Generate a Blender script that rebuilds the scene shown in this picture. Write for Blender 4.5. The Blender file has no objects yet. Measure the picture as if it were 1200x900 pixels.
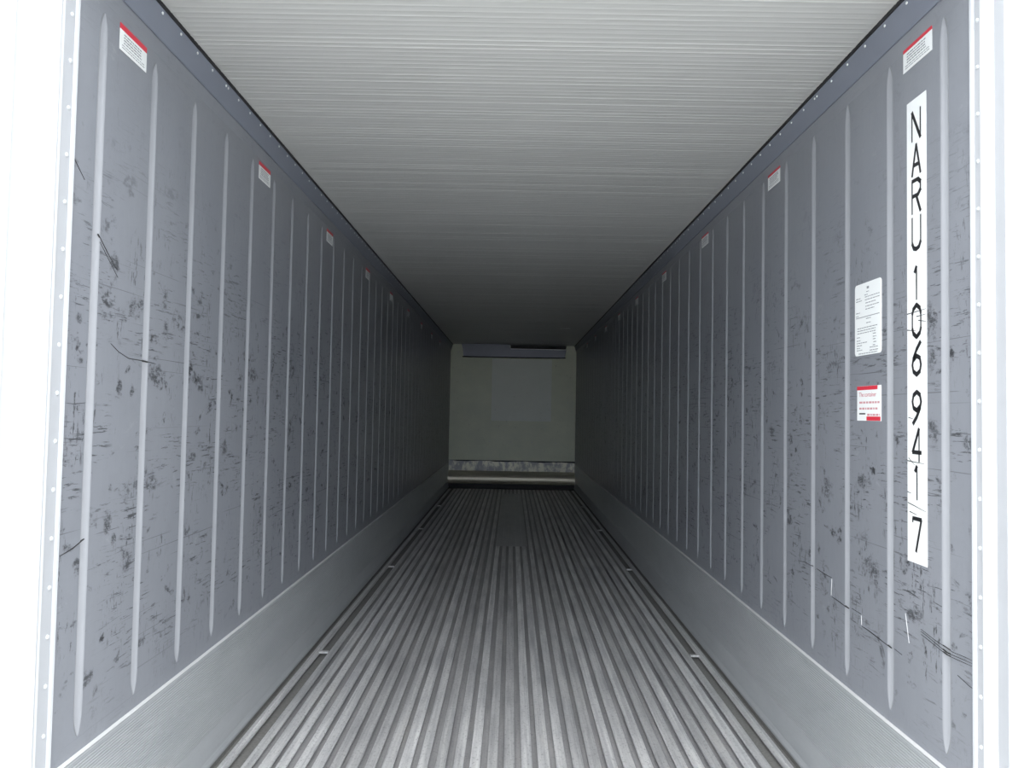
import bpy, bmesh, math, random
from mathutils import Vector, Matrix
import numpy as np

# ------------------------------------------------------------------ camera
SC = bpy.context.scene
COL = SC.collection
FPX = 894.34
YAW, PITCH, ROLL = -0.0003, 0.0379, 0.0176
cam_d = bpy.data.cameras.new('camera'); cam = bpy.data.objects.new('camera', cam_d); COL.objects.link(cam)
cam_d.sensor_width = 36.0; cam_d.lens = FPX / 1200 * 36.0
cam_d.clip_start = 0.02; cam_d.clip_end = 500
_cy, _sy, _cp, _sp, _cr, _sr = math.cos(YAW), math.sin(YAW), math.cos(PITCH), math.sin(PITCH), math.cos(ROLL), math.sin(ROLL)
fwd = Vector((_sy*_cp, _cy*_cp, _sp)); rt = Vector((_cy, -_sy, 0)); up = rt.cross(fwd)
ca = _cr*rt + _sr*up; cb = -_sr*rt + _cr*up
M = Matrix((ca, cb, -fwd)).transposed().to_4x4()
M.translation = Vector((-0.0155, -1.912, 1.3547))
cam.matrix_world = M
SC.camera = cam

# ------------------------------------------------------------------ world, exposure
SC.view_settings.view_transform = 'Standard'
SC.view_settings.look = 'None'
SC.view_settings.gamma = 1.0
SC.view_settings.use_curve_mapping = False
SC.view_settings.exposure = 0.0
w = bpy.data.worlds.new('overcast_sky'); SC.world = w; w.use_nodes = True
nt = w.node_tree; nt.nodes.clear()
wo = nt.nodes.new('ShaderNodeOutputWorld'); bg = nt.nodes.new('ShaderNodeBackground')
tc = nt.nodes.new('ShaderNodeTexCoord'); sx = nt.nodes.new('ShaderNodeSeparateXYZ')
mr = nt.nodes.new('ShaderNodeMapRange'); cr_ = nt.nodes.new('ShaderNodeValToRGB')
nt.links.new(tc.outputs['Generated'], sx.inputs[0]); nt.links.new(sx.outputs['Z'], mr.inputs[0])
mr.inputs['From Min'].default_value = -0.1; mr.inputs['From Max'].default_value = 1.0
cr_.color_ramp.elements[0].color = (0.285, 0.322, 0.385, 1); cr_.color_ramp.elements[1].color = (1.0, 0.985, 0.96, 1)
nt.links.new(mr.outputs[0], cr_.inputs[0]); nt.links.new(cr_.outputs[0], bg.inputs['Color'])
bg.inputs['Strength'].default_value = 9.3
nt.links.new(bg.outputs[0], wo.inputs[0])

# ------------------------------------------------------------------ dimensions
HW = 1.145          # half width between the wall liners
LEN = 11.95         # inner length
ZC = 2.59           # ceiling height
R_ = random.Random(7)

# ------------------------------------------------------------------ helpers
def link_obj(name, me, m, parent=None):
    o = bpy.data.objects.new(name, me); COL.objects.link(o)
    if m is not None and not me.materials: me.materials.append(m)
    if parent is not None: o.parent = parent
    return o
def mesh(name, V, F, m, parent=None, smooth=False):
    me = bpy.data.meshes.new(name); me.from_pydata([tuple(v) for v in V], [], F); me.update()
    bm = bmesh.new(); bm.from_mesh(me); bmesh.ops.recalc_face_normals(bm, faces=bm.faces); bm.to_mesh(me); bm.free()
    if smooth:
        for p in me.polygons: p.use_smooth = True
    return link_obj(name, me, m, parent)
def box_vf(x0, x1, y0, y1, z0, z1, V, F):
    b = len(V)
    V += [(x0,y0,z0),(x1,y0,z0),(x1,y1,z0),(x0,y1,z0),(x0,y0,z1),(x1,y0,z1),(x1,y1,z1),(x0,y1,z1)]
    F += [(b,b+3,b+2,b+1),(b+4,b+5,b+6,b+7),(b,b+1,b+5,b+4),(b+1,b+2,b+6,b+5),(b+2,b+3,b+7,b+6),(b+3,b,b+4,b+7)]
def box(name, x0, x1, y0, y1, z0, z1, m, parent=None, bevel=0):
    V, F = [], []; box_vf(min(x0,x1), max(x0,x1), y0, y1, z0, z1, V, F)
    o = mesh(name, V, F, m, parent)
    if bevel:
        bm = bmesh.new(); bm.from_mesh(o.data)
        bmesh.ops.bevel(bm, geom=list(bm.edges), offset=bevel, segments=2, affect='EDGES', profile=0.5)
        bm.to_mesh(o.data); bm.free()
    return o
def extrude_y(name, prof, y0, y1, m, parent=None, smooth=False, closed=True):
    """profile of (x,z) pairs swept along Y"""
    n = len(prof); V = [(x,y0,z) for x,z in prof] + [(x,y1,z) for x,z in prof]
    F = [(i,(i+1)%n,(i+1)%n+n,i+n) for i in range(n if closed else n-1)]
    if closed: F += [tuple(range(n)), tuple(range(2*n-1,n-1,-1))]
    return mesh(name, V, F, m, parent, smooth)
def structure(o): o['kind'] = 'structure'; return o
def thing(o, label, cat, group=None):
    o['label'] = label; o['category'] = cat
    if group: o['group'] = group
    return o
def empty(name, loc):
    o = bpy.data.objects.new(name, None); COL.objects.link(o); o.location = loc; o.empty_display_size = .05; return o
def dome_mesh(name, r, h, seg=8):
    V = []; F = []
    for k,(rr,hh) in enumerate([(r,0),(r*.8,h*.65),(r*.4,h)]):
        for i in range(seg):
            a = 2*math.pi*i/seg; V.append((hh, rr*math.cos(a), rr*math.sin(a)))
    for k in range(2):
        for i in range(seg):
            j = (i+1)%seg; F.append((k*seg+i, k*seg+j, (k+1)*seg+j, (k+1)*seg+i))
    F.append(tuple(range(2*seg, 3*seg)))
    return V, F

# ------------------------------------------------------------------ materials
class NT:
    def __init__(s, name):
        s.m = bpy.data.materials.new(name); s.m.use_nodes = True; s.t = s.m.node_tree
        s.b = s.t.nodes['Principled BSDF']; s.g = s.n('ShaderNodeNewGeometry')
    def n(s, typ, **k):
        x = s.t.nodes.new(typ)
        for a, v in k.items(): setattr(x, a, v)
        return x
    def l(s, a, b): s.t.links.new(a, b)
    def pos(s): return s.g.outputs['Position']
    def put(s, sock, v):
        if hasattr(v, 'is_output'): s.l(v, sock)
        else: sock.default_value = v
    def math(s, op, a, b=0.0, c=None, clamp=False):
        x = s.n('ShaderNodeMath', operation=op, use_clamp=clamp); s.put(x.inputs[0], a); s.put(x.inputs[1], b)
        if c is not None: s.put(x.inputs[2], c)
        return x.outputs[0]
    def scaled(s, sc, off=(0,0,0)):
        x = s.n('ShaderNodeMapping'); s.l(s.pos(), x.inputs[0]); x.inputs['Scale'].default_value = sc; x.inputs['Location'].default_value = off
        return x.outputs[0]
    def noise(s, vec, scale=1, detail=4, rough=.55, dist=0):
        x = s.n('ShaderNodeTexNoise'); s.l(vec, x.inputs['Vector']); x.inputs['Scale'].default_value = scale
        x.inputs['Detail'].default_value = detail; x.inputs['Roughness'].default_value = rough; x.inputs['Distortion'].default_value = dist
        return x.outputs['Fac']
    def mp(s, v, a, b, c=0., d=1.):
        x = s.n('ShaderNodeMapRange', interpolation_type='SMOOTHSTEP'); s.put(x.inputs[0], v)
        for i, q in enumerate((a, b, c, d)): x.inputs[i+1].default_value = q
        return x.outputs[0]
    def mix(s, f, a, b):
        x = s.n('ShaderNodeMix', data_type='RGBA'); s.put(x.inputs[0], f); s.put(x.inputs[6], a); s.put(x.inputs[7], b)
        return x.outputs[2]
    def xyz(s):
        x = s.n('ShaderNodeSeparateXYZ'); s.l(s.pos(), x.inputs[0]); return x.outputs
    def bump(s, h, strength=.3, dist=.002):
        x = s.n('ShaderNodeBump'); s.put(x.inputs['Height'], h); x.inputs['Strength'].default_value = strength; x.inputs['Distance'].default_value = dist
        s.l(x.outputs[0], s.b.inputs['Normal'])
    def set(s, **k):
        for a, v in k.items(): s.put(s.b.inputs[a.replace('_', ' ')], v)
def c3(r, g, b): return (r, g, b, 1)
def plain(name, col, rough=.5, metal=0, spec=.5, var=.06, scale=8):
    t = NT(name); n = t.noise(t.pos(), scale, 4)
    lo = tuple(v*(1-var) for v in col) + (1,); hi = tuple(min(1, v*(1+var)) for v in col) + (1,)
    t.set(Base_Color=t.mix(n, lo, hi), Roughness=rough, Metallic=metal)
    t.b.inputs['Specular IOR Level'].default_value = spec
    return t.m

def wall_material(name, side, smudges):
    t = NT(name)
    X, Y, Z = t.xyz()
    broad = t.noise(t.scaled((1, .9, .5)), 2.0, 3)
    base = t.mix(broad, c3(.180,.193,.219), c3(.250,.265,.290))
    fine = t.noise(t.scaled((1, 1, 1), (3, side*5, 0)), 26, 5, .7)
    base = t.mix(t.math('MULTIPLY', t.mp(fine, .45, .8), .25), base, c3(.17,.18,.20))
    # height weights: marks gather between knee and head height
    hw = t.math('MULTIPLY', t.mp(Z, .42, .7), t.mp(Z, 2.3, 1.5))
    hz = t.math('ADD', t.math('MULTIPLY', hw, .9), .1)
    # round black scuffs
    n1 = t.noise(t.scaled((1, 5.0, 6.5), (0, side*3.1, 1.3)), 1.8, 6, .62, .6)
    n1b = t.noise(t.scaled((1, 24, 34), (0, side*9, 0)), 1.0, 4, .7)
    m1 = t.math('MULTIPLY', t.mp(n1, .56, .66), t.mp(n1b, .45, .60))
    # short horizontal drag marks
    n2 = t.noise(t.scaled((1, 7, 70), (0, side*1.7, 4)), 1.5, 5, .7, .4)
    n2p = t.noise(t.scaled((1, 2.2, 2.6), (0, side*7.7, 2)), 1.7, 3, .5)
    m2 = t.math('MULTIPLY', t.mp(n2, .56, .63), t.mp(n2p, .46, .58))
    # clusters of short vertical dashes
    n3 = t.noise(t.scaled((1, 60, 16), (0, side*4.7, 8)), 1.3, 4, .7)
    n3p = t.noise(t.scaled((1, 3.4, 2.0), (0, side*2.2, 7)), 1.9, 3, .5)
    m3 = t.math('MULTIPLY', t.mp(n3, .57, .64), t.mp(n3p, .50, .60))
    # long fine scratches
    n4 = t.noise(t.scaled((1, .9, 120), (0, side*4, 2)), 1.0, 3, .6, .25)
    m4 = t.math('MULTIPLY', t.mp(n4, .67, .70), .55)
    tot = t.math('MAXIMUM', t.math('MAXIMUM', m1, t.math('MULTIPLY', m2, .85)), t.math('MAXIMUM', t.math('MULTIPLY', m3, .8), m4))
    tot = t.math('MULTIPLY', tot, hz)
    # the single large smudges
    wob = t.noise(t.scaled((1, 14, 14)), 1.6, 5, .75)
    sm = None
    for (sy, sz, ry, rz) in smudges:
        a = t.math('DIVIDE', t.math('SUBTRACT', Y, sy), ry); b = t.math('DIVIDE', t.math('SUBTRACT', Z, sz), rz)
        d = t.math('ADD', t.math('MULTIPLY', a, a), t.math('MULTIPLY', b, b))
        sm = d if sm is None else t.math('MINIMUM', sm, d)
    if sm is not None:
        v = t.math('ADD', sm, t.math('MULTIPLY', t.math('SUBTRACT', wob, .5), 9.0))
        fz = t.noise(t.scaled((1, 40, 90)), 1.2, 4, .75)
        tot = t.math('MAXIMUM', tot, t.math('MULTIPLY', t.math('MULTIPLY', t.mp(v, 1.6, -.2), t.mp(fz, .36, .56)), .85))
    col = t.mix(tot, base, c3(.030,.032,.036))
    # pale rubbed patches
    n5 = t.noise(t.scaled((1, 3, 5), (0, side*11, 5)), 2.2, 6, .7)
    col = t.mix(t.math('MULTIPLY', t.mp(n5, .62, .78), .25), col, c3(.48,.49,.50))
    t.set(Base_Color=col, Roughness=t.math('ADD', .30, t.math('MULTIPLY', tot, .25)))
    t.b.inputs['Specular IOR Level'].default_value = .45
    t.bump(t.noise(t.scaled((1, 4, 1.5)), 5, 4), .25, .003)
    return t.m

SM_R = [(.275-.08,1.63,.028,.045),(.195,1.515,.022,.03),(.187,1.33,.028,.035),(.13,1.33,.020,.03),(.13,1.03,.016,.015),(.112,1.02,.016,.014),
        (.13,1.60,.020,.02),(.55,.885,.03,.03),(.52,.85,.02,.05),(.74,1.49,.03,.01),(.43,1.49,.02,.012),(.42,.93,.02,.05),(.60,.97,.03,.015),(1.05,.84,.02,.02),
        (.62,1.15,.03,.02),(.9,1.1,.05,.03),(.30,.80,.04,.02),(.29,1.24,.02,.02),(1.5,1.3,.04,.02),(1.9,1.0,.05,.03)]
SM_L = [(.225,1.76,.030,.025),(.065,1.58,.016,.012),(.075,1.47,.018,.008),(.28,1.41,.014,.018),(.355,1.40,.012,.02),(.55,1.70,.018,.05),(.56,1.60,.018,.05),
        (.36,1.65,.04,.03),(.06,.99,.035,.012),(.10,.93,.02,.02),(.245,1.03,.02,.035),(.28,.97,.012,.02),(.52,1.45,.06,.03),(.85,1.44,.03,.03),(.80,1.18,.03,.012),
        (.40,1.12,.05,.02),(.36,.90,.03,.03),(1.1,1.2,.03,.03),(.17,.62,.03,.02),(1.4,1.5,.05,.03)]
M_WL = wall_material('grey_liner_left', 1.0, SM_L)
M_WR = wall_material('grey_liner_right', 2.0, SM_R)
M_GROOVE = plain('pale_groove_grey', (.250,.263,.283), .4)  # a little paler than the liner, without scuff marks
M_EDGE = plain('bright_aluminium_edge', (.66,.68,.69), .3, .2)
M_CHAN = plain('dark_speckled_channel', (.20,.20,.195), .6, var=.45, scale=90)  # darker than the floor pan, with fine speckle
M_CORN = plain('cornice_grey', (.185,.205,.25), .38)
M_BLACK = plain('black_gasket_and_void', (.012,.013,.016), .6)  # gasket black, also painted in for shade in gaps and recess
M_RIVET = plain('rivet_zinc', (.62,.65,.66), .35, .3)
M_WHITE = plain('white_paint', (.82,.84,.85), .38, var=.02)
M_POST = plain('door_frame_light_grey', (.58,.60,.615), .35, var=.03)
M_FLANGE = plain('aluminium_flange', (.44,.46,.485), .4, .15, var=.05)
M_LABEL = plain('white_vinyl', (.80,.83,.83), .35, var=.02)
M_INK = plain('black_ink', (.015,.016,.018), .4)
M_GREYINK = plain('grey_print', (.24,.26,.28), .5)
M_RED = plain('red_print', (.62,.035,.06), .4)
M_DUCT = plain('duct_grey_metal', (.12,.13,.16), .35, .3)
M_LIP = plain('duct_edge_highlight', (.80,.83,.88), .3)  # highlight on the duct edge put into a pale colour
M_SCR = plain('black_gouge', (.02,.02,.022), .6)
M_SCRL = plain('pale_gouge', (.42,.43,.44), .5)

def ceiling_material():
    t = NT('white_ribbed_ceiling')
    n = t.noise(t.scaled((.8, 6, 1)), 1.3, 4, .6)
    n2 = t.noise(t.scaled((2.2, 60, 1)), 1.0, 3, .6)
    c = t.mix(n, c3(.475,.49,.482), c3(.53,.542,.532))
    c = t.mix(t.math('MULTIPLY', t.mp(n2, .5, .75), .22), c, c3(.35,.36,.35))
    t.set(Base_Color=c, Roughness=.42); t.b.inputs['Specular IOR Level'].default_value = .4
    t.bump(t.noise(t.scaled((2.5, 90, 1)), 1.0, 3), .35, .002)
    return t.m
M_CEIL = ceiling_material()

def floor_material(name, a, b, metal, rough, streak=.5):
    t = NT(name)
    n1 = t.noise(t.scaled((55, 1.2, 1)), 1.0, 5, .7)          # lengthwise wear streaks
    n2 = t.noise(t.scaled((6, 1.5, 1)), 1.6, 5, .6)
    n3 = t.noise(t.scaled((90, 60, 1)), 1.0, 3, .8)           # salt and pepper scuffing
    c = t.mix(t.mp(t.math('ADD', t.math('MULTIPLY', n1, .6), t.math('MULTIPLY', n2, .4)), .3, .68), a, b)
    c = t.mix(t.math('MULTIPLY', t.mp(n3, .52, .72), streak), c, tuple(v*.55 for v in a[:3]) + (1,))
    c = t.mix(t.math('MULTIPLY', t.mp(n2, .55, .75), .18), c, c3(.40,.37,.32))
    oi = t.n('ShaderNodeObjectInfo'); hs = t.n('ShaderNodeHueSaturation'); t.l(c, hs.inputs['Color'])
    t.l(t.mp(oi.outputs['Random'], 0, 1, .84, 1.10), hs.inputs['Value']); c = hs.outputs[0]
    t.set(Base_Color=c, Metallic=metal, Roughness=t.mp(n1, .2, .8, rough-.07, rough+.1))
    t.bump(t.math('ADD', n1, n3), .25, .0015)
    return t.m
M_BAR = floor_material('worn_aluminium_bar', c3(.48,.49,.51), c3(.90,.905,.905), .42, .38, .7)
M_FBASE = floor_material('floor_pan', c3(.24,.245,.255), c3(.40,.40,.41), .1, .5, .6)
M_FPLATE = floor_material('floor_cover_plate', c3(.50,.515,.53), c3(.66,.67,.68), .55, .45, .2)

def kick_material():
    t = NT('brushed_aluminium_scuff_plate')
    n1 = t.noise(t.scaled((1, 1.2, 5)), 1.5, 4, .6)
    n2 = t.noise(t.scaled((1, 3, 120)), 1.0, 4, .7)
    n3 = t.noise(t.scaled((1, 180, 110)), 1.0, 2, .7)
    c = t.mix(n1, c3(.46,.49,.515), c3(.64,.665,.68))
    c = t.mix(t.math('MULTIPLY', t.mp(n2, .55, .75), .35), c, c3(.36,.38,.40))
    c = t.mix(t.math('MULTIPLY', t.mp(n3, .55, .8), .3), c, c3(.74,.76,.77))
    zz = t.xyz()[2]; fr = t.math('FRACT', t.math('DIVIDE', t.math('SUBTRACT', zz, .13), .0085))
    groove_shade = t.math('MULTIPLY', t.mp(fr, .62, .85), t.mp(zz, .12, .14))
    c = t.mix(t.math('MULTIPLY', groove_shade, .55), c, c3(.22,.23,.24))  # shade in the grooves painted into the colour for ridge contrast
    t.set(Base_Color=c, Metallic=.45, Roughness=.36)
    t.bump(n2, .2, .001)
    return t.m
M_KICK = kick_material()

def back_material(name, a, b, spots=True):
    t = NT(name)
    n1 = t.noise(t.scaled((1.2, 1, 1.4)), 2.2, 5, .6); n2 = t.noise(t.scaled((12, 1, 14)), 1.2, 5, .7)
    c = t.mix(n1, a, b)
    if spots: c = t.mix(t.math('MULTIPLY', t.mp(n2, .62, .75), .5), c, tuple(v*.45 for v in a[:3])+(1,))
    t.set(Base_Color=c, Roughness=.4); return t.m
M_BACK = back_material('greenish_bulkhead', c3(.56,.62,.50), c3(.80,.84,.66))
M_PATCH = back_material('blue_grey_patch', c3(.70,.76,.69), c3(.80,.85,.78))
def lower_back():
    t = NT('scraped_lower_bulkhead')
    n = t.noise(t.scaled((5, 1, 3)), 1.6, 5, .7)
    t.set(Base_Color=t.mix(t.mp(n, .42, .6), c3(.30,.31,.33), c3(.72,.72,.60)), Roughness=.4, Metallic=.2); return t.m
M_LOW = lower_back()
M_ROLL = plain('stainless_roll', (.70,.66,.55), .48, .75)
M_GROUND = plain('concrete_yard', (.385,.38,.37), .85, var=.12, scale=1.5)

# ------------------------------------------------------------------ ground outside
g = box('ground', -40, 40, -60, 30, -.40, -.20, M_GROUND); structure(g)

# ------------------------------------------------------------------ walls with pressed vertical grooves
G0, GS, NG = 0.131, 0.2987, 40
def groove_mesh(sgn, zb, zt, mat):
    hw = .025
    zs = [zb, zb+.012, zb+.03, zb+.055, (zb+zt)/2, zt-.055, zt-.03, zt-.012, zt]
    sc = [0, .35, .75, 1, 1, 1, .75, .35, 0]
    prof = [(-hw,0),(-.021,0),(-.013,.0035),(-.005,.0115),(.0,.0140),(.005,.0125),(.014,.0035),(.020,0),(hw,0)]
    V = []; F = []
    for z, k in zip(zs, sc):
        for i, (y, d) in enumerate(prof):
            yy = y if i in (0, 8) else y*(.25+.75*k)
            V.append((sgn*d*k, yy, z))
    n = len(prof)
    for r in range(len(zs)-1):
        for i in range(n-1): F.append((r*n+i, r*n+i+1, (r+1)*n+i+1, (r+1)*n+i))
    me = bpy.data.meshes.new('wall_groove'); me.from_pydata(V, [], F); me.update()
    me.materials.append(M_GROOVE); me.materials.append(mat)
    for p in me.polygons:
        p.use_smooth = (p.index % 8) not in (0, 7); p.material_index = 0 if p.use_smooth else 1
    return me
def build_wall(name, sgn, mat, zb, zt):
    hw = .025; zc = 2.455
    V = []; F = []
    x = sgn*HW; xo = sgn*(HW+.06)
    ys = [0.0]
    for i in range(NG): yc = G0+i*GS; ys += [yc-hw, yc+hw]
    ys.append(LEN+.06)
    rows = [-.12, zb, zt, zc]
    idx = {}
    for i, y in enumerate(ys):
        for j, z in enumerate(rows): idx[i, j] = len(V); V.append((x, y, z))
        idx[i, 4] = len(V); V.append((sgn*(HW-.010), y, 2.505)); idx[i, 5] = len(V); V.append((sgn*(HW-.010), y, 2.66))
    for i in range(len(ys)-1):
        for j in range(5):
            if j == 1 and i % 2 == 1: continue
            F.append((idx[i,j], idx[i+1,j], idx[i+1,j+1], idx[i,j+1]))
    # outer shell and edges
    b = len(V); V += [(xo,0,-.12),(xo,ys[-1],-.12),(xo,ys[-1],2.66),(xo,0,2.66)]
    F.append((b,b+1,b+2,b+3))
    F.append((b+3, b, idx[0,0], idx[0,1], idx[0,2], idx[0,3], idx[0,4], idx[0,5]))
    n = len(ys)-1
    F.append((b+1, b+2, idx[n,5], idx[n,4], idx[n,3], idx[n,2], idx[n,1], idx[n,0]))
    me = bpy.data.meshes.new(name); me.from_pydata(V, [], F); me.update()
    o = structure(link_obj(name, me, mat))
    gm = groove_mesh(sgn, zb, zt, mat)
    for i in range(NG):
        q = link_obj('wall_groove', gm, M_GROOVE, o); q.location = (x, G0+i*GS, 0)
    return o
wall_l = build_wall('wall_left', -1, M_WL, .484, 2.425)
wall_r = build_wall('wall_right', 1, M_WR, .478, 2.455)

# gouges on the walls (thin dark score lines that follow the sheet)
def score(parent, sgn, pts, wid, mat, name='gouge'):
    V = []; F = []
    n = len(pts)
    for i, (y, z) in enumerate(pts):
        a = pts[max(0, i-1)]; b = pts[min(n-1, i+1)]
        dy, dz = b[0]-a[0], b[1]-a[1]; L = math.hypot(dy, dz) or 1
        ww = wid*(.35 if i in (0, n-1) else 1)
        ny, nz = -dz/L*ww/2, dy/L*ww/2
        V += [(sgn*(HW+.002), y+ny, z+nz), (sgn*(HW-.0016), y, z), (sgn*(HW+.002), y-ny, z-nz)]
    for i in range(n-1):
        for k in range(2): F.append((3*i+k, 3*i+k+1, 3*i+k+4, 3*i+k+3))
    return mesh(name, V, F, mat, parent)
for pts, wd, mt in [
    ([(1.17,.783),(1.10,.79),(1.024,.79)], .006, M_SCR), ([(.99,.788),(.93,.784),(.853,.783)], .008, M_SCR), ([(.853,.78),(.856,.75),(.858,.72)], .010, M_SCRL),
    ([(.853,.716),(.78,.712),(.714,.708)], .009, M_SCR), ([(.69,.716),(.625,.714)], .006, M_SCR), ([(.622,.71),(.62,.68)], .012, M_SCRL),
    ([(.617,.676),(.56,.674),(.503,.670),(.422,.664)], .009, M_SCR), ([(.405,.668),(.36,.664)], .006, M_SCR),
    ([(.255,.762),(.19,.752),(.128,.742),(.06,.747),(.002,.751)], .0035, M_SCR), ([(.254,.754),(.19,.745),(.128,.736),(.06,.74),(.002,.744)], .003, M_SCR),
    ([(.256,.768),(.19,.759),(.10,.752),(.05,.756),(.002,.758)], .0025, M_SCR), ([(.08,.70),(.03,.69),(.002,.688)], .003, M_SCR),
    ([(.34,.79),(.33,.75),(.32,.71)], .003, M_SCRL)]:
    score(wall_r, 1, pts, wd, mt)
for pts, wd, mt in [
    ([(.01,1.99),(.04,1.965),(.065,1.945)], .006, M_SCR), ([(.225,1.53),(.27,1.51),(.33,1.495),(.42,1.494),(.50,1.49)], .006, M_SCR),
    ([(.02,.975),(.08,.985),(.13,1.0)], .010, M_SCR), 
    ([(.14,1.82),(.19,1.78),(.245,1.74)], .007, M_SCR), ([(.15,1.80),(.20,1.76),(.25,1.72)], .004, M_SCR),
    ([(.02,1.36),(.06,1.358),(.11,1.362)], .003, M_SCR)]:
    score(wall_l, -1, pts, wd, mt)

# ------------------------------------------------------------------ cornice strips under the ceiling, rivets, gasket
def cornice(n, sgn):
    prof = [(sgn*(HW-.009),2.500),(sgn*(HW-.014),2.499),(sgn*(HW-.016),2.503),(sgn*(HW-.018),2.510),(sgn*(HW-.037),2.577),(sgn*(HW-.009),2.577)]
    o = structure(extrude_y('trim_%d' % n, prof, 0, LEN, M_CORN))
    extrude_y('gasket', [(sgn*(HW-.034),2.5775),(sgn*(HW-.041),2.5775),(sgn*(HW-.041),ZC),(sgn*(HW-.034),ZC)], 0, LEN, M_BLACK, o)
    DV, DF = dome_mesh('r', .0055, .0035, 6); V = []; F = []
    ysl = []; y = .13 - .26
    while y < LEN-.1:
        if y > .02: ysl.append(y)
        y += .1305
    ysl += [y0+.035 for y0 in (.90, 3.3, 5.7, 8.1, 10.5)]
    for y in ysl:
        b = len(V); V += [(sgn*(HW-.0335-vx), vy+y, vz+2.565) for vx, vy, vz in DV]; F += [tuple(i+b for i in f) for f in DF]
    r = mesh('rivets', V, F, M_RIVET, o); r['kind'] = 'stuff'
    return o
cornice(1, -1); cornice(2, 1)

# ------------------------------------------------------------------ ceiling of finely ribbed sheet
def build_ceiling():
    V = []; F = []; pitch = .030; n = int(LEN/pitch); x0, x1 = -HW+.03, HW-.03
    rows = [(0.0, ZC)]
    for i in range(n):
        y = i*pitch + R_.uniform(-.002,.002); hh = R_.choice((.0004,.0006,.0008,.0013))
        rows += [(y+.004, ZC), (y+.008, ZC-hh), (y+.013, ZC-hh), (y+.017, ZC)]
    rows.append((LEN+.02, ZC))
    for y, z in rows: V += [(x0, y, z), (x1, y, z)]
    for i in range(len(rows)-1): F.append((2*i, 2*i+1, 2*i+3, 2*i+2))
    me = bpy.data.meshes.new('ceiling'); me.from_pydata(V, [], F); me.update()
    return structure(link_obj('ceiling', me, M_CEIL))
ceil = build_ceiling()
box('roof_shell', -HW-.06, HW+.06, 0, LEN+.12, 2.66, 2.72, M_WHITE, ceil)
box('ceiling_marker', .66, .80, 9.03, 9.06, ZC-.008, ZC+.0, M_LABEL, ceil)

# ------------------------------------------------------------------ floor of aluminium T bars
FV, FF = [], []; box_vf(-HW+.001, HW-.001, 0.0, LEN+.019, -.12, -.026, FV, FF)
floor = structure(mesh('floor', FV, FF, M_FBASE))
for s in (-1, 1):
    box('drain_channel', s*1.0075, s*(HW-.001), 0.001, LEN-.005, -.0262, -.0235, M_CHAN, floor)
    box('channel_side', s*(HW-.012), s*(HW-.001), 0.001, LEN-.005, -.0234, -.0035, M_CHAN, floor)
def tbar(wd, y0, y1, dep=-.026):
    h = wd/2; pr = [(-h,-.006),(-h,-.001),(-h+.0015,0),(-h+.006,.0005),(h-.006,.0005),(h-.0015,0),(h,-.001),(h,-.006),(.004,-.009),(.004,dep),(-.004,dep),(-.004,-.009)]
    n = len(pr); V = [(x,y0,z) for x,z in pr]+[(x,y1,z) for x,z in pr]
    F = [(i,(i+1)%n,(i+1)%n+n,i+n) for i in range(n)]+[tuple(range(n)), tuple(range(2*n-1,n-1,-1))]
    me = bpy.data.meshes.new('floor_bar'); me.from_pydata(V, [], F); me.update()
    bm = bmesh.new(); bm.from_mesh(me); bmesh.ops.recalc_face_normals(bm, faces=bm.faces); bm.to_mesh(me); bm.free()
    return me
BE = LEN-.30
bm_ = [tbar(wd, 0.0, BE) for wd in (.039, .042, .045)]
for k in range(-15, 16):
    q = link_obj('floor_bar', R_.choice(bm_), M_BAR, floor); q.location = (k*.0665+R_.uniform(-.0025,.0025), 0, R_.uniform(-.0008, .0008))
eb = tbar(.040, 0.0, BE)
for s in (-1, 1):
    q = link_obj('edge_bar', eb, M_BAR, floor); q.location = (s*1.083, 0, .0)
    box('edge_bar_fin', s*1.083-.0015, s*1.083+.0015, 0, BE, 0.0, .004, M_BAR, floor)
box('floor_plate', -.150, .165, 5.9, 10.95, .0004, .0013, M_FPLATE, floor)
for x in (-.083, -.017, .050, .116):
    box('plate_seam', x-.002, x+.002, 6.0, 10.9, .0013, .0018, M_FPLATE, floor)
for s, ysl in ((-1, (.25, 2.40, 4.78, 6.95, 9.15)), (1, (.30, 2.45, 4.83, 7.07, 9.30))):
    for y in ysl:
        box('floor_clip', s*1.018, s*1.070, y, y+.028, -.006, .005, M_BAR, floor, bevel=.002)

# ------------------------------------------------------------------ grooved scuff plates along both walls
def kick(name, sgn):
    x = HW-.008; pr = [(HW, -.003), (HW-.014, -.003), (HW-.015, .001), (HW-.014, .008), (HW-.0105, .018), (x, .030), (x, .13)]
    z = .13
    while z < .418:
        pr += [(x, z), (x-.0021, z+.0016), (x-.0021, z+.0042), (x, z+.0058)]; z += .0085
    pr += [(x, .424), (x-.003, .4265), (x-.0035, .430), (x-.002, .4345), (x+.003, .4365), (HW, .4365)]
    o = structure(extrude_y(name, [(sgn*a, b) for a, b in pr], 0.0, LEN-.02, M_KICK))
    extrude_y('top_edge', [(sgn*a, b) for a, b in ((HW-.0005,.4366),(x-.003,.4366),(x-.004,.4380),(x-.003,.4395),(HW-.0005,.4415))], 0, LEN-.02, M_EDGE, o)
    return o
kick('baseboard_left', -1); kick('baseboard_right', 1)

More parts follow.
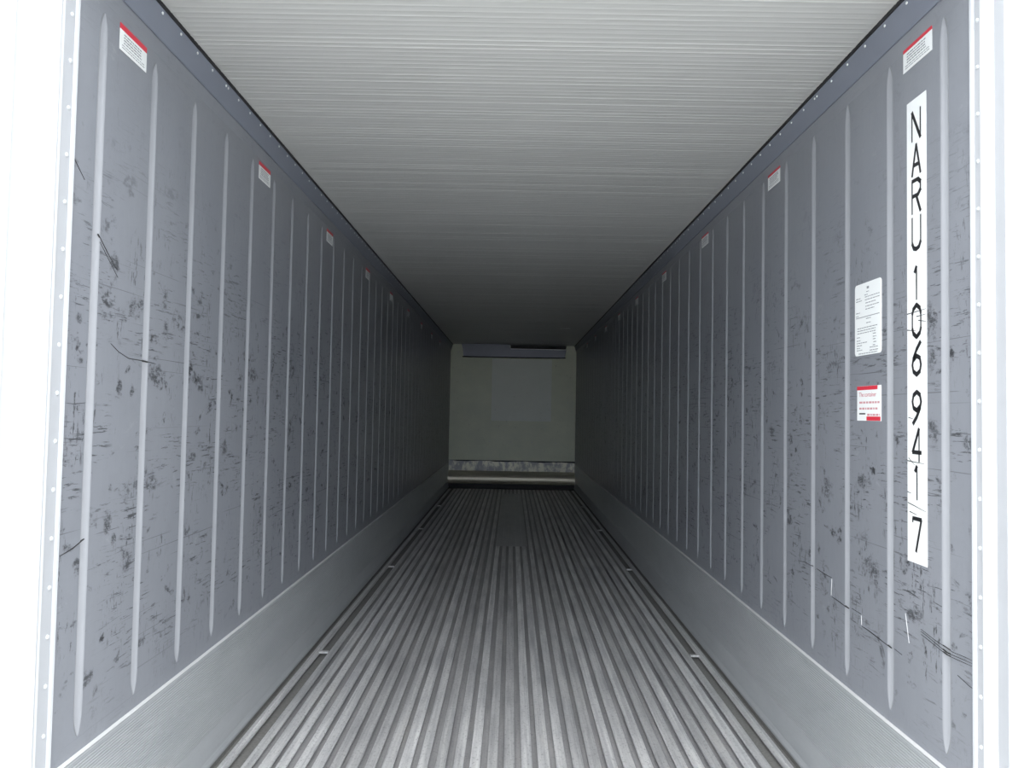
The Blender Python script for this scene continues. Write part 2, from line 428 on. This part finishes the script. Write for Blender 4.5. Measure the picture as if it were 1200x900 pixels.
# ------------------------------------------------------------------ bulkhead at the far end
back = structure(box('wall_back', -HW-.06, HW+.06, LEN+.02, LEN+.08, -.12, 2.66, M_BLACK))  # painted black to give the dark of the gap and the void under the roll
box('bulkhead_panel', -HW+.002, HW-.002, LEN-.005, LEN+.018, .492, ZC, M_BACK, back)
pt = box('patch_panel', -.385, .70, LEN-.010, LEN-.0052, 1.21, 2.335, M_PATCH, back)
V = []; F = []                                                       # scraped lower panel with a wavy upper edge
nx = 40
for i in range(nx+1):
    x = -HW+.004 + (2*HW-.008)*i/nx
    zt = .478 + .006*math.sin(x*9) + R_.uniform(-.004, .004) - .001*i/nx*10
    V += [(x, LEN-.012+R_.uniform(0,.004), .20), (x, LEN-.018+R_.uniform(0,.006), zt)]
for i in range(nx): F.append((2*i, 2*i+2, 2*i+3, 2*i+1))
mesh('lower_panel', V, F, M_LOW, back)
pr = [(LEN-.01, .300), (LEN-.03, .302)]
for k in range(13):
    a = math.radians(82-120*k/12)
    pr.append((LEN-.05-.15*math.cos(a), .165+.130*math.sin(a)))
V = [(-HW+.006, y, z) for y, z in pr]+[(HW-.006, y, z) for y, z in pr]; n = len(pr)
F = [(i, i+1, i+1+n, i+n) for i in range(n-1)]
mesh('kick_roll', V, F, M_ROLL, back, smooth=True)
DV, DF = dome_mesh('r', .008, .005, 8)
rm = None
for (x, z) in [(-.405,1.17),(-.41,.83),(-.02,.83),(.36,.83),(.79,.82),(-.41,.52),(-1.06,1.95),(-1.0,2.45),(1.0,1.55)]:
    if rm is None:
        rm = bpy.data.meshes.new('rivet'); rm.from_pydata([(vy, -vx, vz) for vx, vy, vz in DV], [], DF); rm.update()
    q = link_obj('rivet', rm, M_RIVET, back); q.location = (x, LEN-.0052, z)

# air duct housing under the ceiling
duct = empty('air_duct', (0, LEN-.005, 2.363))
thing(duct, 'dark grey metal air outlet housing high on the far bulkhead under the ceiling', 'air duct')
def inplace(o): o.matrix_parent_inverse = duct.matrix_world.inverted(); return o
bpy.context.view_layer.update()
y1 = LEN-.006
def duct_panel(name, quad, ya, yb, m):
    n = len(quad); V = [(x, ya, z) for x, z in quad]+[(x, yb, z) for x, z in quad]
    F = [tuple(range(n)), tuple(range(2*n-1, n-1, -1))]+[(i, (i+1)%n, (i+1)%n+n, i+n) for i in range(n)]
    return inplace(mesh(name, V, F, m, duct))
duct_panel('lower_housing', [(-.90,2.363),(.925,2.363),(.945,2.50),(-.915,2.50)], y1-.16, y1, M_DUCT)
duct_panel('upper_housing', [(-.915,2.5005),(-.06,2.5005),(-.07,ZC-.004),(-.94,ZC-.004)], y1-.15, y1, M_DUCT)
duct_panel('outlet_opening', [(-.058,2.5005),(.945,2.5005),(.96,ZC-.004),(-.058,ZC-.004)], y1-.03, y1, M_BLACK)  # black panel stands in for the shade inside the outlet
duct_panel('highlight_lip', [(-.055,2.5005),(.945,2.5005),(.945,2.511),(-.055,2.511)], y1-.166, y1-.150, M_LIP)  # pale strip stands in for the highlight along the edge
duct_panel('bottom_flange', [(-.92,2.353),(.94,2.353),(.94,2.3625),(-.92,2.3625)], y1-.17, y1, M_BLACK)

# ------------------------------------------------------------------ door opening: flanges with screws, posts, header, sill
SCREWV, SCREWF = dome_mesh('s', .0060, .004, 8)
def flange(n, sgn, zs, ysc, fl):
    pr = [(HW+.001, -.0005), (HW+.001, .006), (HW-.007, .006), (HW-.009, .002), (HW-.007, -.004), (HW-.003, -.008), (HW-.003, -fl), (HW+.05, -fl), (HW+.05, -.0005)]
    nn = len(pr); z0, z1 = -.02, 2.60
    V = [(sgn*x, y, z0) for x, y in pr]+[(sgn*x, y, z1) for x, y in pr]
    F = [(i, (i+1)%nn, (i+1)%nn+nn, i+nn) for i in range(nn)]+[tuple(range(nn)), tuple(range(2*nn-1, nn-1, -1))]
    o = structure(mesh('trim_%d' % n, V, F, M_FLANGE))
    me = bpy.data.meshes.new('screw'); me.from_pydata([(-sgn*vx, vy, vz) for vx, vy, vz in SCREWV], [], SCREWF); me.update()
    for z in zs:
        q = link_obj('screw', me, M_RIVET, o); q.location = (sgn*(HW-.003), ysc, z)
    return o
flange(3, -1, [2.46-.1195*i for i in range(20)], -.022, .054)
flange(4, 1, [2.366-.1203*i for i in range(19)], -.022, .034)
def post(n, sgn, fl):
    pr = [(HW-.004, -fl-.001), (HW-.007, -fl-.004), (HW-.007, -.076), (HW-.004, -.081), (HW+.001, -.084), (HW+.001, -.124), (HW+.006, -.132), (HW+.020, -.134), (HW+.022, -.150), (HW+.16, -.150), (HW+.16, -fl-.001)]
    nn = len(pr); z0, z1 = -.20, 2.80
    V = [(sgn*x, y, z0) for x, y in pr]+[(sgn*x, y, z1) for x, y in pr]
    F = [(i, (i+1)%nn, (i+1)%nn+nn, i+nn) for i in range(nn)]+[tuple(range(nn)), tuple(range(2*nn-1, nn-1, -1))]
    o = structure(mesh('trim_%d' % n, V, F, M_POST))
    if sgn > 0: box('grey_seal', HW+.0005, HW-.001, -.123, -.085, -.02, 2.60, M_FLANGE, o)
    else: box('grey_seal', -HW+.0065, -HW+.008, -.074, -.070, -.02, 2.60, M_FLANGE, o)
    return o
post(5, -1, .054); post(6, 1, .034)
structure(box('trim_7', -HW-.16, HW+.16, -.150, -.002, 2.605, 2.80, M_WHITE))        # header above the doorway
structure(box('trim_8', -HW+.0, HW-.0, -.150, -.002, -.20, -.045, M_FLANGE))          # sill under the T bars

# open doors, swung outward on each side
def door(n, sgn):
    L = 1.12; th = .07; xh = HW+.03; ang = math.radians(7)
    o = bpy.data.objects.new('door_%d' % n, None); COL.objects.link(o); o['kind'] = 'structure'
    o.location = (sgn*xh, -.165, 0); o.rotation_euler = (0, 0, -sgn*ang) if sgn > 0 else (0, 0, ang)
    o.rotation_euler = (0, 0, sgn*ang)
    def bx(name, xa, xb, ya, yb, za, zb, m, bevel=0):
        xa, xb = sorted((sgn*xa, sgn*xb)); q = box(name, xa, xb, ya, yb, za, zb, m, None, bevel); q.parent = o; return q
    bx('door_leaf', .012, .012+th, -L, 0, -.02, 2.62, M_WHITE, .004)
    bx('inner_panel', .004, .0118, -L+.07, -.07, .06, 2.54, M_WHITE, .002)
    bx('door_gasket', -.004, .0118, -.050, -.030, .0, 2.60, M_LABEL)
    bx('door_gasket', -.004, .0118, -L+.030, -L+.050, .0, 2.60, M_LABEL)
    for z in (.3, .95, 1.6, 2.25):
        bx('hinge', .084, .10, -.10, .02, z-.05, z+.05, M_WHITE, .003)
    return o
door(1, -1); door(2, 1)

# ------------------------------------------------------------------ stickers and plates
def bars_mesh(name, sgn, rects, yc, zc, off, th, m, parent):
    """rects (u0,u1,z0,z1): u runs left to right for someone facing the wall"""
    V = []; F = []
    for u0, u1, z0, z1 in rects:
        ya, yb = (u0, u1) if sgn < 0 else (-u1, -u0)
        xa, xb = sorted((-sgn*off, -sgn*(off+th))); box_vf(xa, xb, ya, yb, z0, z1, V, F)
    o = mesh(name, V, F, m, parent); return o
order = ['nearest the doors', 'second from the doors', 'third from the doors', 'fourth from the doors', 'fifth from the doors', 'sixth from the doors', 'seventh from the doors', 'eighth from the doors', 'ninth from the doors']
def text_rows(w, zlist, h, rng, x0=-.4, full=.8):
    out = []
    for z in zlist:
        u = x0*w; end = (x0+full)*w - rng.uniform(0, .12)*w
        while u < end:
            l = rng.uniform(.03, .10)*w*1.2; out.append((u, min(u+l, end), z-h/2, z+h/2)); u += l+.012*w*1.5
    return out
def sheet(sgn, w, h, th, m, parent, name):
    return bars_mesh(name, sgn, [(-w/2, w/2, -h/2, h/2)], 0, 0, 0, th, m, parent)
def placard(sgn, y, zc, rank):
    side = 'left' if sgn < 0 else 'right'
    rng = random.Random(int(y*100)+sgn)
    t = empty('load_limit_sticker', (sgn*(HW-.0005), y, zc))
    thing(t, 'small white sticker with red header high on the %s wall, %s' % (side, order[rank]), 'sticker', 'red headed stickers along the tops of the walls')
    sheet(sgn, .157, .059, .001, M_LABEL, t, 'backing')
    bars_mesh('header_band', sgn, [(-.0785, .0785, .0296, .0465)], 0, 0, 0, .001, M_RED, t)
    if rank < 4:
        rows = text_rows(.157, [.020, .012, .004, -.004], .0035, rng, -.36, .74)+text_rows(.157, [-.013, -.020], .0022, rng, -.42, .86)
        p = bars_mesh('printed_text', sgn, rows, 0, 0, .0011, .0003, M_GREYINK, t)
YL = [.290, 1.480, 2.710, 3.940, 5.090, 6.255, 7.45, 8.65, 9.85]
YR = [.267, 1.479, 2.702, 3.952, 5.264-.02, 6.44, 7.62, 8.80, 9.98]
for i in range(9):
    placard(-1, YL[i], 2.3965, i)
    placard(1, YR[i], 2.4220, i)

# vertical container number strip, right wall
LET = {
 'N': [[(0,0),(0,1)], [(0,1),(1,0)], [(1,0),(1,1)]],
 'A': [[(0,0),(.5,1)], [(.5,1),(1,0)], [(.2,.33),(.8,.33)]],
 'R': [[(0,0),(0,1)], [(0,1),(.7,1),(1,.88),(1,.66),(.7,.53),(0,.53)], [(.5,.53),(1,0)]],
 'U': [[(0,1),(0,.2),(.2,.04),(.5,0),(.8,.04),(1,.2),(1,1)]],
 '1': [[(.5,0),(.5,1),(.28,.84)]],
 '0': [[(.5,0),(.12,.12),(0,.28),(0,.72),(.12,.88),(.5,1),(.88,.88),(1,.72),(1,.28),(.88,.12),(.5,0)]],
 '6': [[(.95,1),(.5,.78),(.12,.50),(0,.30),(.12,.10),(.5,0),(.88,.10),(1,.30),(.88,.50),(.5,.58),(.12,.46)]],
 '9': [[(.05,0),(.5,.22),(.88,.50),(1,.70),(.88,.90),(.5,1),(.12,.90),(0,.70),(.12,.50),(.5,.42),(.88,.54)]],
 '4': [[(.75,0),(.75,1),(0,.28),(1,.28)]],
 '7': [[(0,1),(1,1),(.38,0)], [(0,1),(0,.88)]],
}
ZS0, ZS1 = .947, 2.291
strip = empty('container_number_strip', (HW-.0005, .2725, (ZS0+ZS1)/2))
thing(strip, 'tall white vertical strip reading NARU 106941 7 near the doors on right wall', 'sign')
sheet(1, .105, ZS1-ZS0, .001, M_LABEL, strip, 'backing')
LET_Z = [('N',2.258,2.165),('A',2.158,2.062),('R',2.053,1.951),('U',1.946,1.845),('1',1.800,1.698),('0',1.689,1.590),('6',1.581,1.482),('9',1.438,1.341),('4',1.333,1.233),('1',1.226,1.124),('7',1.076,.977)]
def letter(ch, zt, zb):
    W = .046; H = (zt-zb)*.94; zc0 = (zt+zb)/2-(ZS0+ZS1)/2; V = []; F = []
    for li, line in enumerate(LET[ch]):
        P = [((u-.5)*W, (v-.5)*H+zc0) for u, v in line]
        for (a, b) in zip(P, P[1:]):
            du, dz = b[0]-a[0], b[1]-a[1]; L = math.hypot(du, dz); du /= L; dz /= L
            t = (.0030*abs(dz)+.0058*abs(du)); e = t*.3
            q = [(a[0]-du*e-dz*t, a[1]-dz*e+du*t), (b[0]+du*e-dz*t, b[1]+dz*e+du*t), (b[0]+du*e+dz*t, b[1]+dz*e-du*t), (a[0]-du*e+dz*t, a[1]-dz*e-du*t)]
            bI = len(V); o0 = .00105+.0001*(len(V)//8 % 4)
            V += [(-o0, -u, z) for u, z in q]+[(-o0-.0004, -u, z) for u, z in q]
            F += [(bI,bI+1,bI+2,bI+3),(bI+4,bI+5,bI+6,bI+7)]+[(bI+k, bI+(k+1)%4, bI+4+(k+1)%4, bI+4+k) for k in range(4)]
    mesh('letter' if ch.isalpha() else 'digit', V, F, M_INK, strip)
for ch, a, b in LET_Z: letter(ch, a, b)
# scuffs that crossed the strip
V = []; F = []
for (u0, z0, u1, z1) in [(-.052,1.665,.052,1.668),(.0,1.652,.052,1.653),(-.052,1.618,-.005,1.612),(.01,1.640,.052,1.632),(-.052,1.236,.04,1.232),(-.045,1.362,-.02,1.358),(-.05,1.115,.05,1.099),(-.04,1.09,.0,1.085),(-.052,1.146,-.03,1.143),(-.045,1.245,-.01,1.225)]:
    b = len(V); zc = (ZS0+ZS1)/2; h = .0014
    V += [(-.0018, -u0, z0-zc-h), (-.0018, -u1, z1-zc-h*.4), (-.0018, -u1, z1-zc+h*.4), (-.0018, -u0, z0-zc+h)]; F.append((b, b+1, b+2, b+3))
mesh('scuff_marks', V, F, M_SCR, strip)['kind'] = 'stuff'

# rounded white data plate
def rounded(w, h, r, seg=5):
    P = []
    for cx, cz, a0 in ((w/2-r, h/2-r, 0), (-w/2+r, h/2-r, 90), (-w/2+r, -h/2+r, 180), (w/2-r, -h/2+r, 270)):
        for k in range(seg+1):
            a = math.radians(a0+90*k/seg); P.append((cx+r*math.cos(a), cz+r*math.sin(a)))
    return P
dp = empty('data_plate', (HW-.0005, .574, 1.685))
thing(dp, 'white plate with rounded corners and grey print between two grooves on right wall', 'sign')
P = rounded(.184, .239, .012); n = len(P)
mesh('backing', [(0, -u, z) for u, z in P]+[(-.0015, -u, z) for u, z in P], [tuple(range(n)), tuple(range(2*n-1, n-1, -1))]+[(i, (i+1)%n, (i+1)%n+n, i+n) for i in range(n)], M_LABEL, dp)
rng = random.Random(3)
def zrow(t): return .1195-t*.239
rows = []
W_ = .184
for t, a, b in [(.13,-.05,.05),(.17,-.12,.0),(.20,-.10,.44),(.24,-.10,.44),(.285,-.08,.30),(.33,-.08,.42),(.37,-.08,.25),(.20,-.45,-.28),(.235,-.45,-.22),(.40,-.45,-.3),(.445,-.45,-.35),
                (.50,-.06,.12),(.56,-.05,.14),(.62,-.40,.36),(.655,-.40,.30),(.69,-.40,.05),(.69,.08,.30),(.725,.20,.32),(.745,-.42,-.30),(.765,.20,.32),(.79,-.42,-.28),(.80,.20,.30),(.825,-.42,.0),(.84,.22,.32),
                (.86,-.42,-.22),(.88,.20,.28),(.895,-.42,-.28),(.905,.08,.40),(.925,-.42,-.18),(.945,.08,.40),(.975,-.35,.36)]:
    u = a
    while u < b-.01:
        l = rng.uniform(.04, .11); rows.append((u*W_, min(u+l, b)*W_, zrow(t)-.0013, zrow(t)+.0013)); u += l+.018
rows.append((-.45*W_, .44*W_, zrow(.47)-.0012, zrow(.47)+.0012))
rows.append((-.03*W_, .05*W_, zrow(.075)-.004, zrow(.075)+.004))
bars_mesh('printed_text', 1, rows, 0, 0, .0016, .0003, M_GREYINK, dp)

# red and white notice
rn = empty('red_notice', (HW-.0005, .5675, 1.4065))
thing(rn, 'small white notice with red bands and four text lines below the white plate', 'sign')
sheet(1, .166, .114, .001, M_LABEL, rn, 'backing')
W2 = .166
bars_mesh('header_band', 1, [(-.083, .060, .044, .0565)], 0, 0, .0011, .0003, M_RED, rn)
bars_mesh('footer_band', 1, [(-.015, .080, -.056, -.043)], 0, 0, .0011, .0003, M_RED, rn)
def text_obj(s, size, u, z, m, parent):
    cu = bpy.data.curves.new('txt', 'FONT'); cu.body = s; cu.size = size; cu.extrude = .0002
    tmp = bpy.data.objects.new('txt', cu); COL.objects.link(tmp)
    bpy.context.view_layer.update()
    me = bpy.data.meshes.new_from_object(tmp.evaluated_get(bpy.context.evaluated_depsgraph_get()))
    bpy.data.objects.remove(tmp)
    w_ = max(v.co.x for v in me.vertices)
    for v in me.vertices:
        x, y, zz = v.co; v.co = (-.0013-zz, -(u+x), z+y)
    me.flip_normals() if hasattr(me, 'flip_normals') else None
    return link_obj('printed_text', me, m, parent)
text_obj('The container', .021, -.068, .022, plain('faded_red_print', (.50,.20,.23), .5), rn)
rows = []
for z, a, b in [(.003,-.40,.44),(-.017,-.40,.36),(-.037,-.06,.44)]:
    u = a
    while u < b-.01:
        l = rng.uniform(.05, .14); rows.append((u*W2, min(u+l, b)*W2, z-.0035, z+.0030)); u += l+.03
bars_mesh('text_lines', 1, rows, 0, 0, .0011, .0003, plain('pale_red_print', (.55,.28,.30), .5), rn)
bars_mesh('black_mark', 1, [(-.40*W2, -.14*W2, -.0365, -.0320)], 0, 0, .0011, .0003, M_INK, rn)
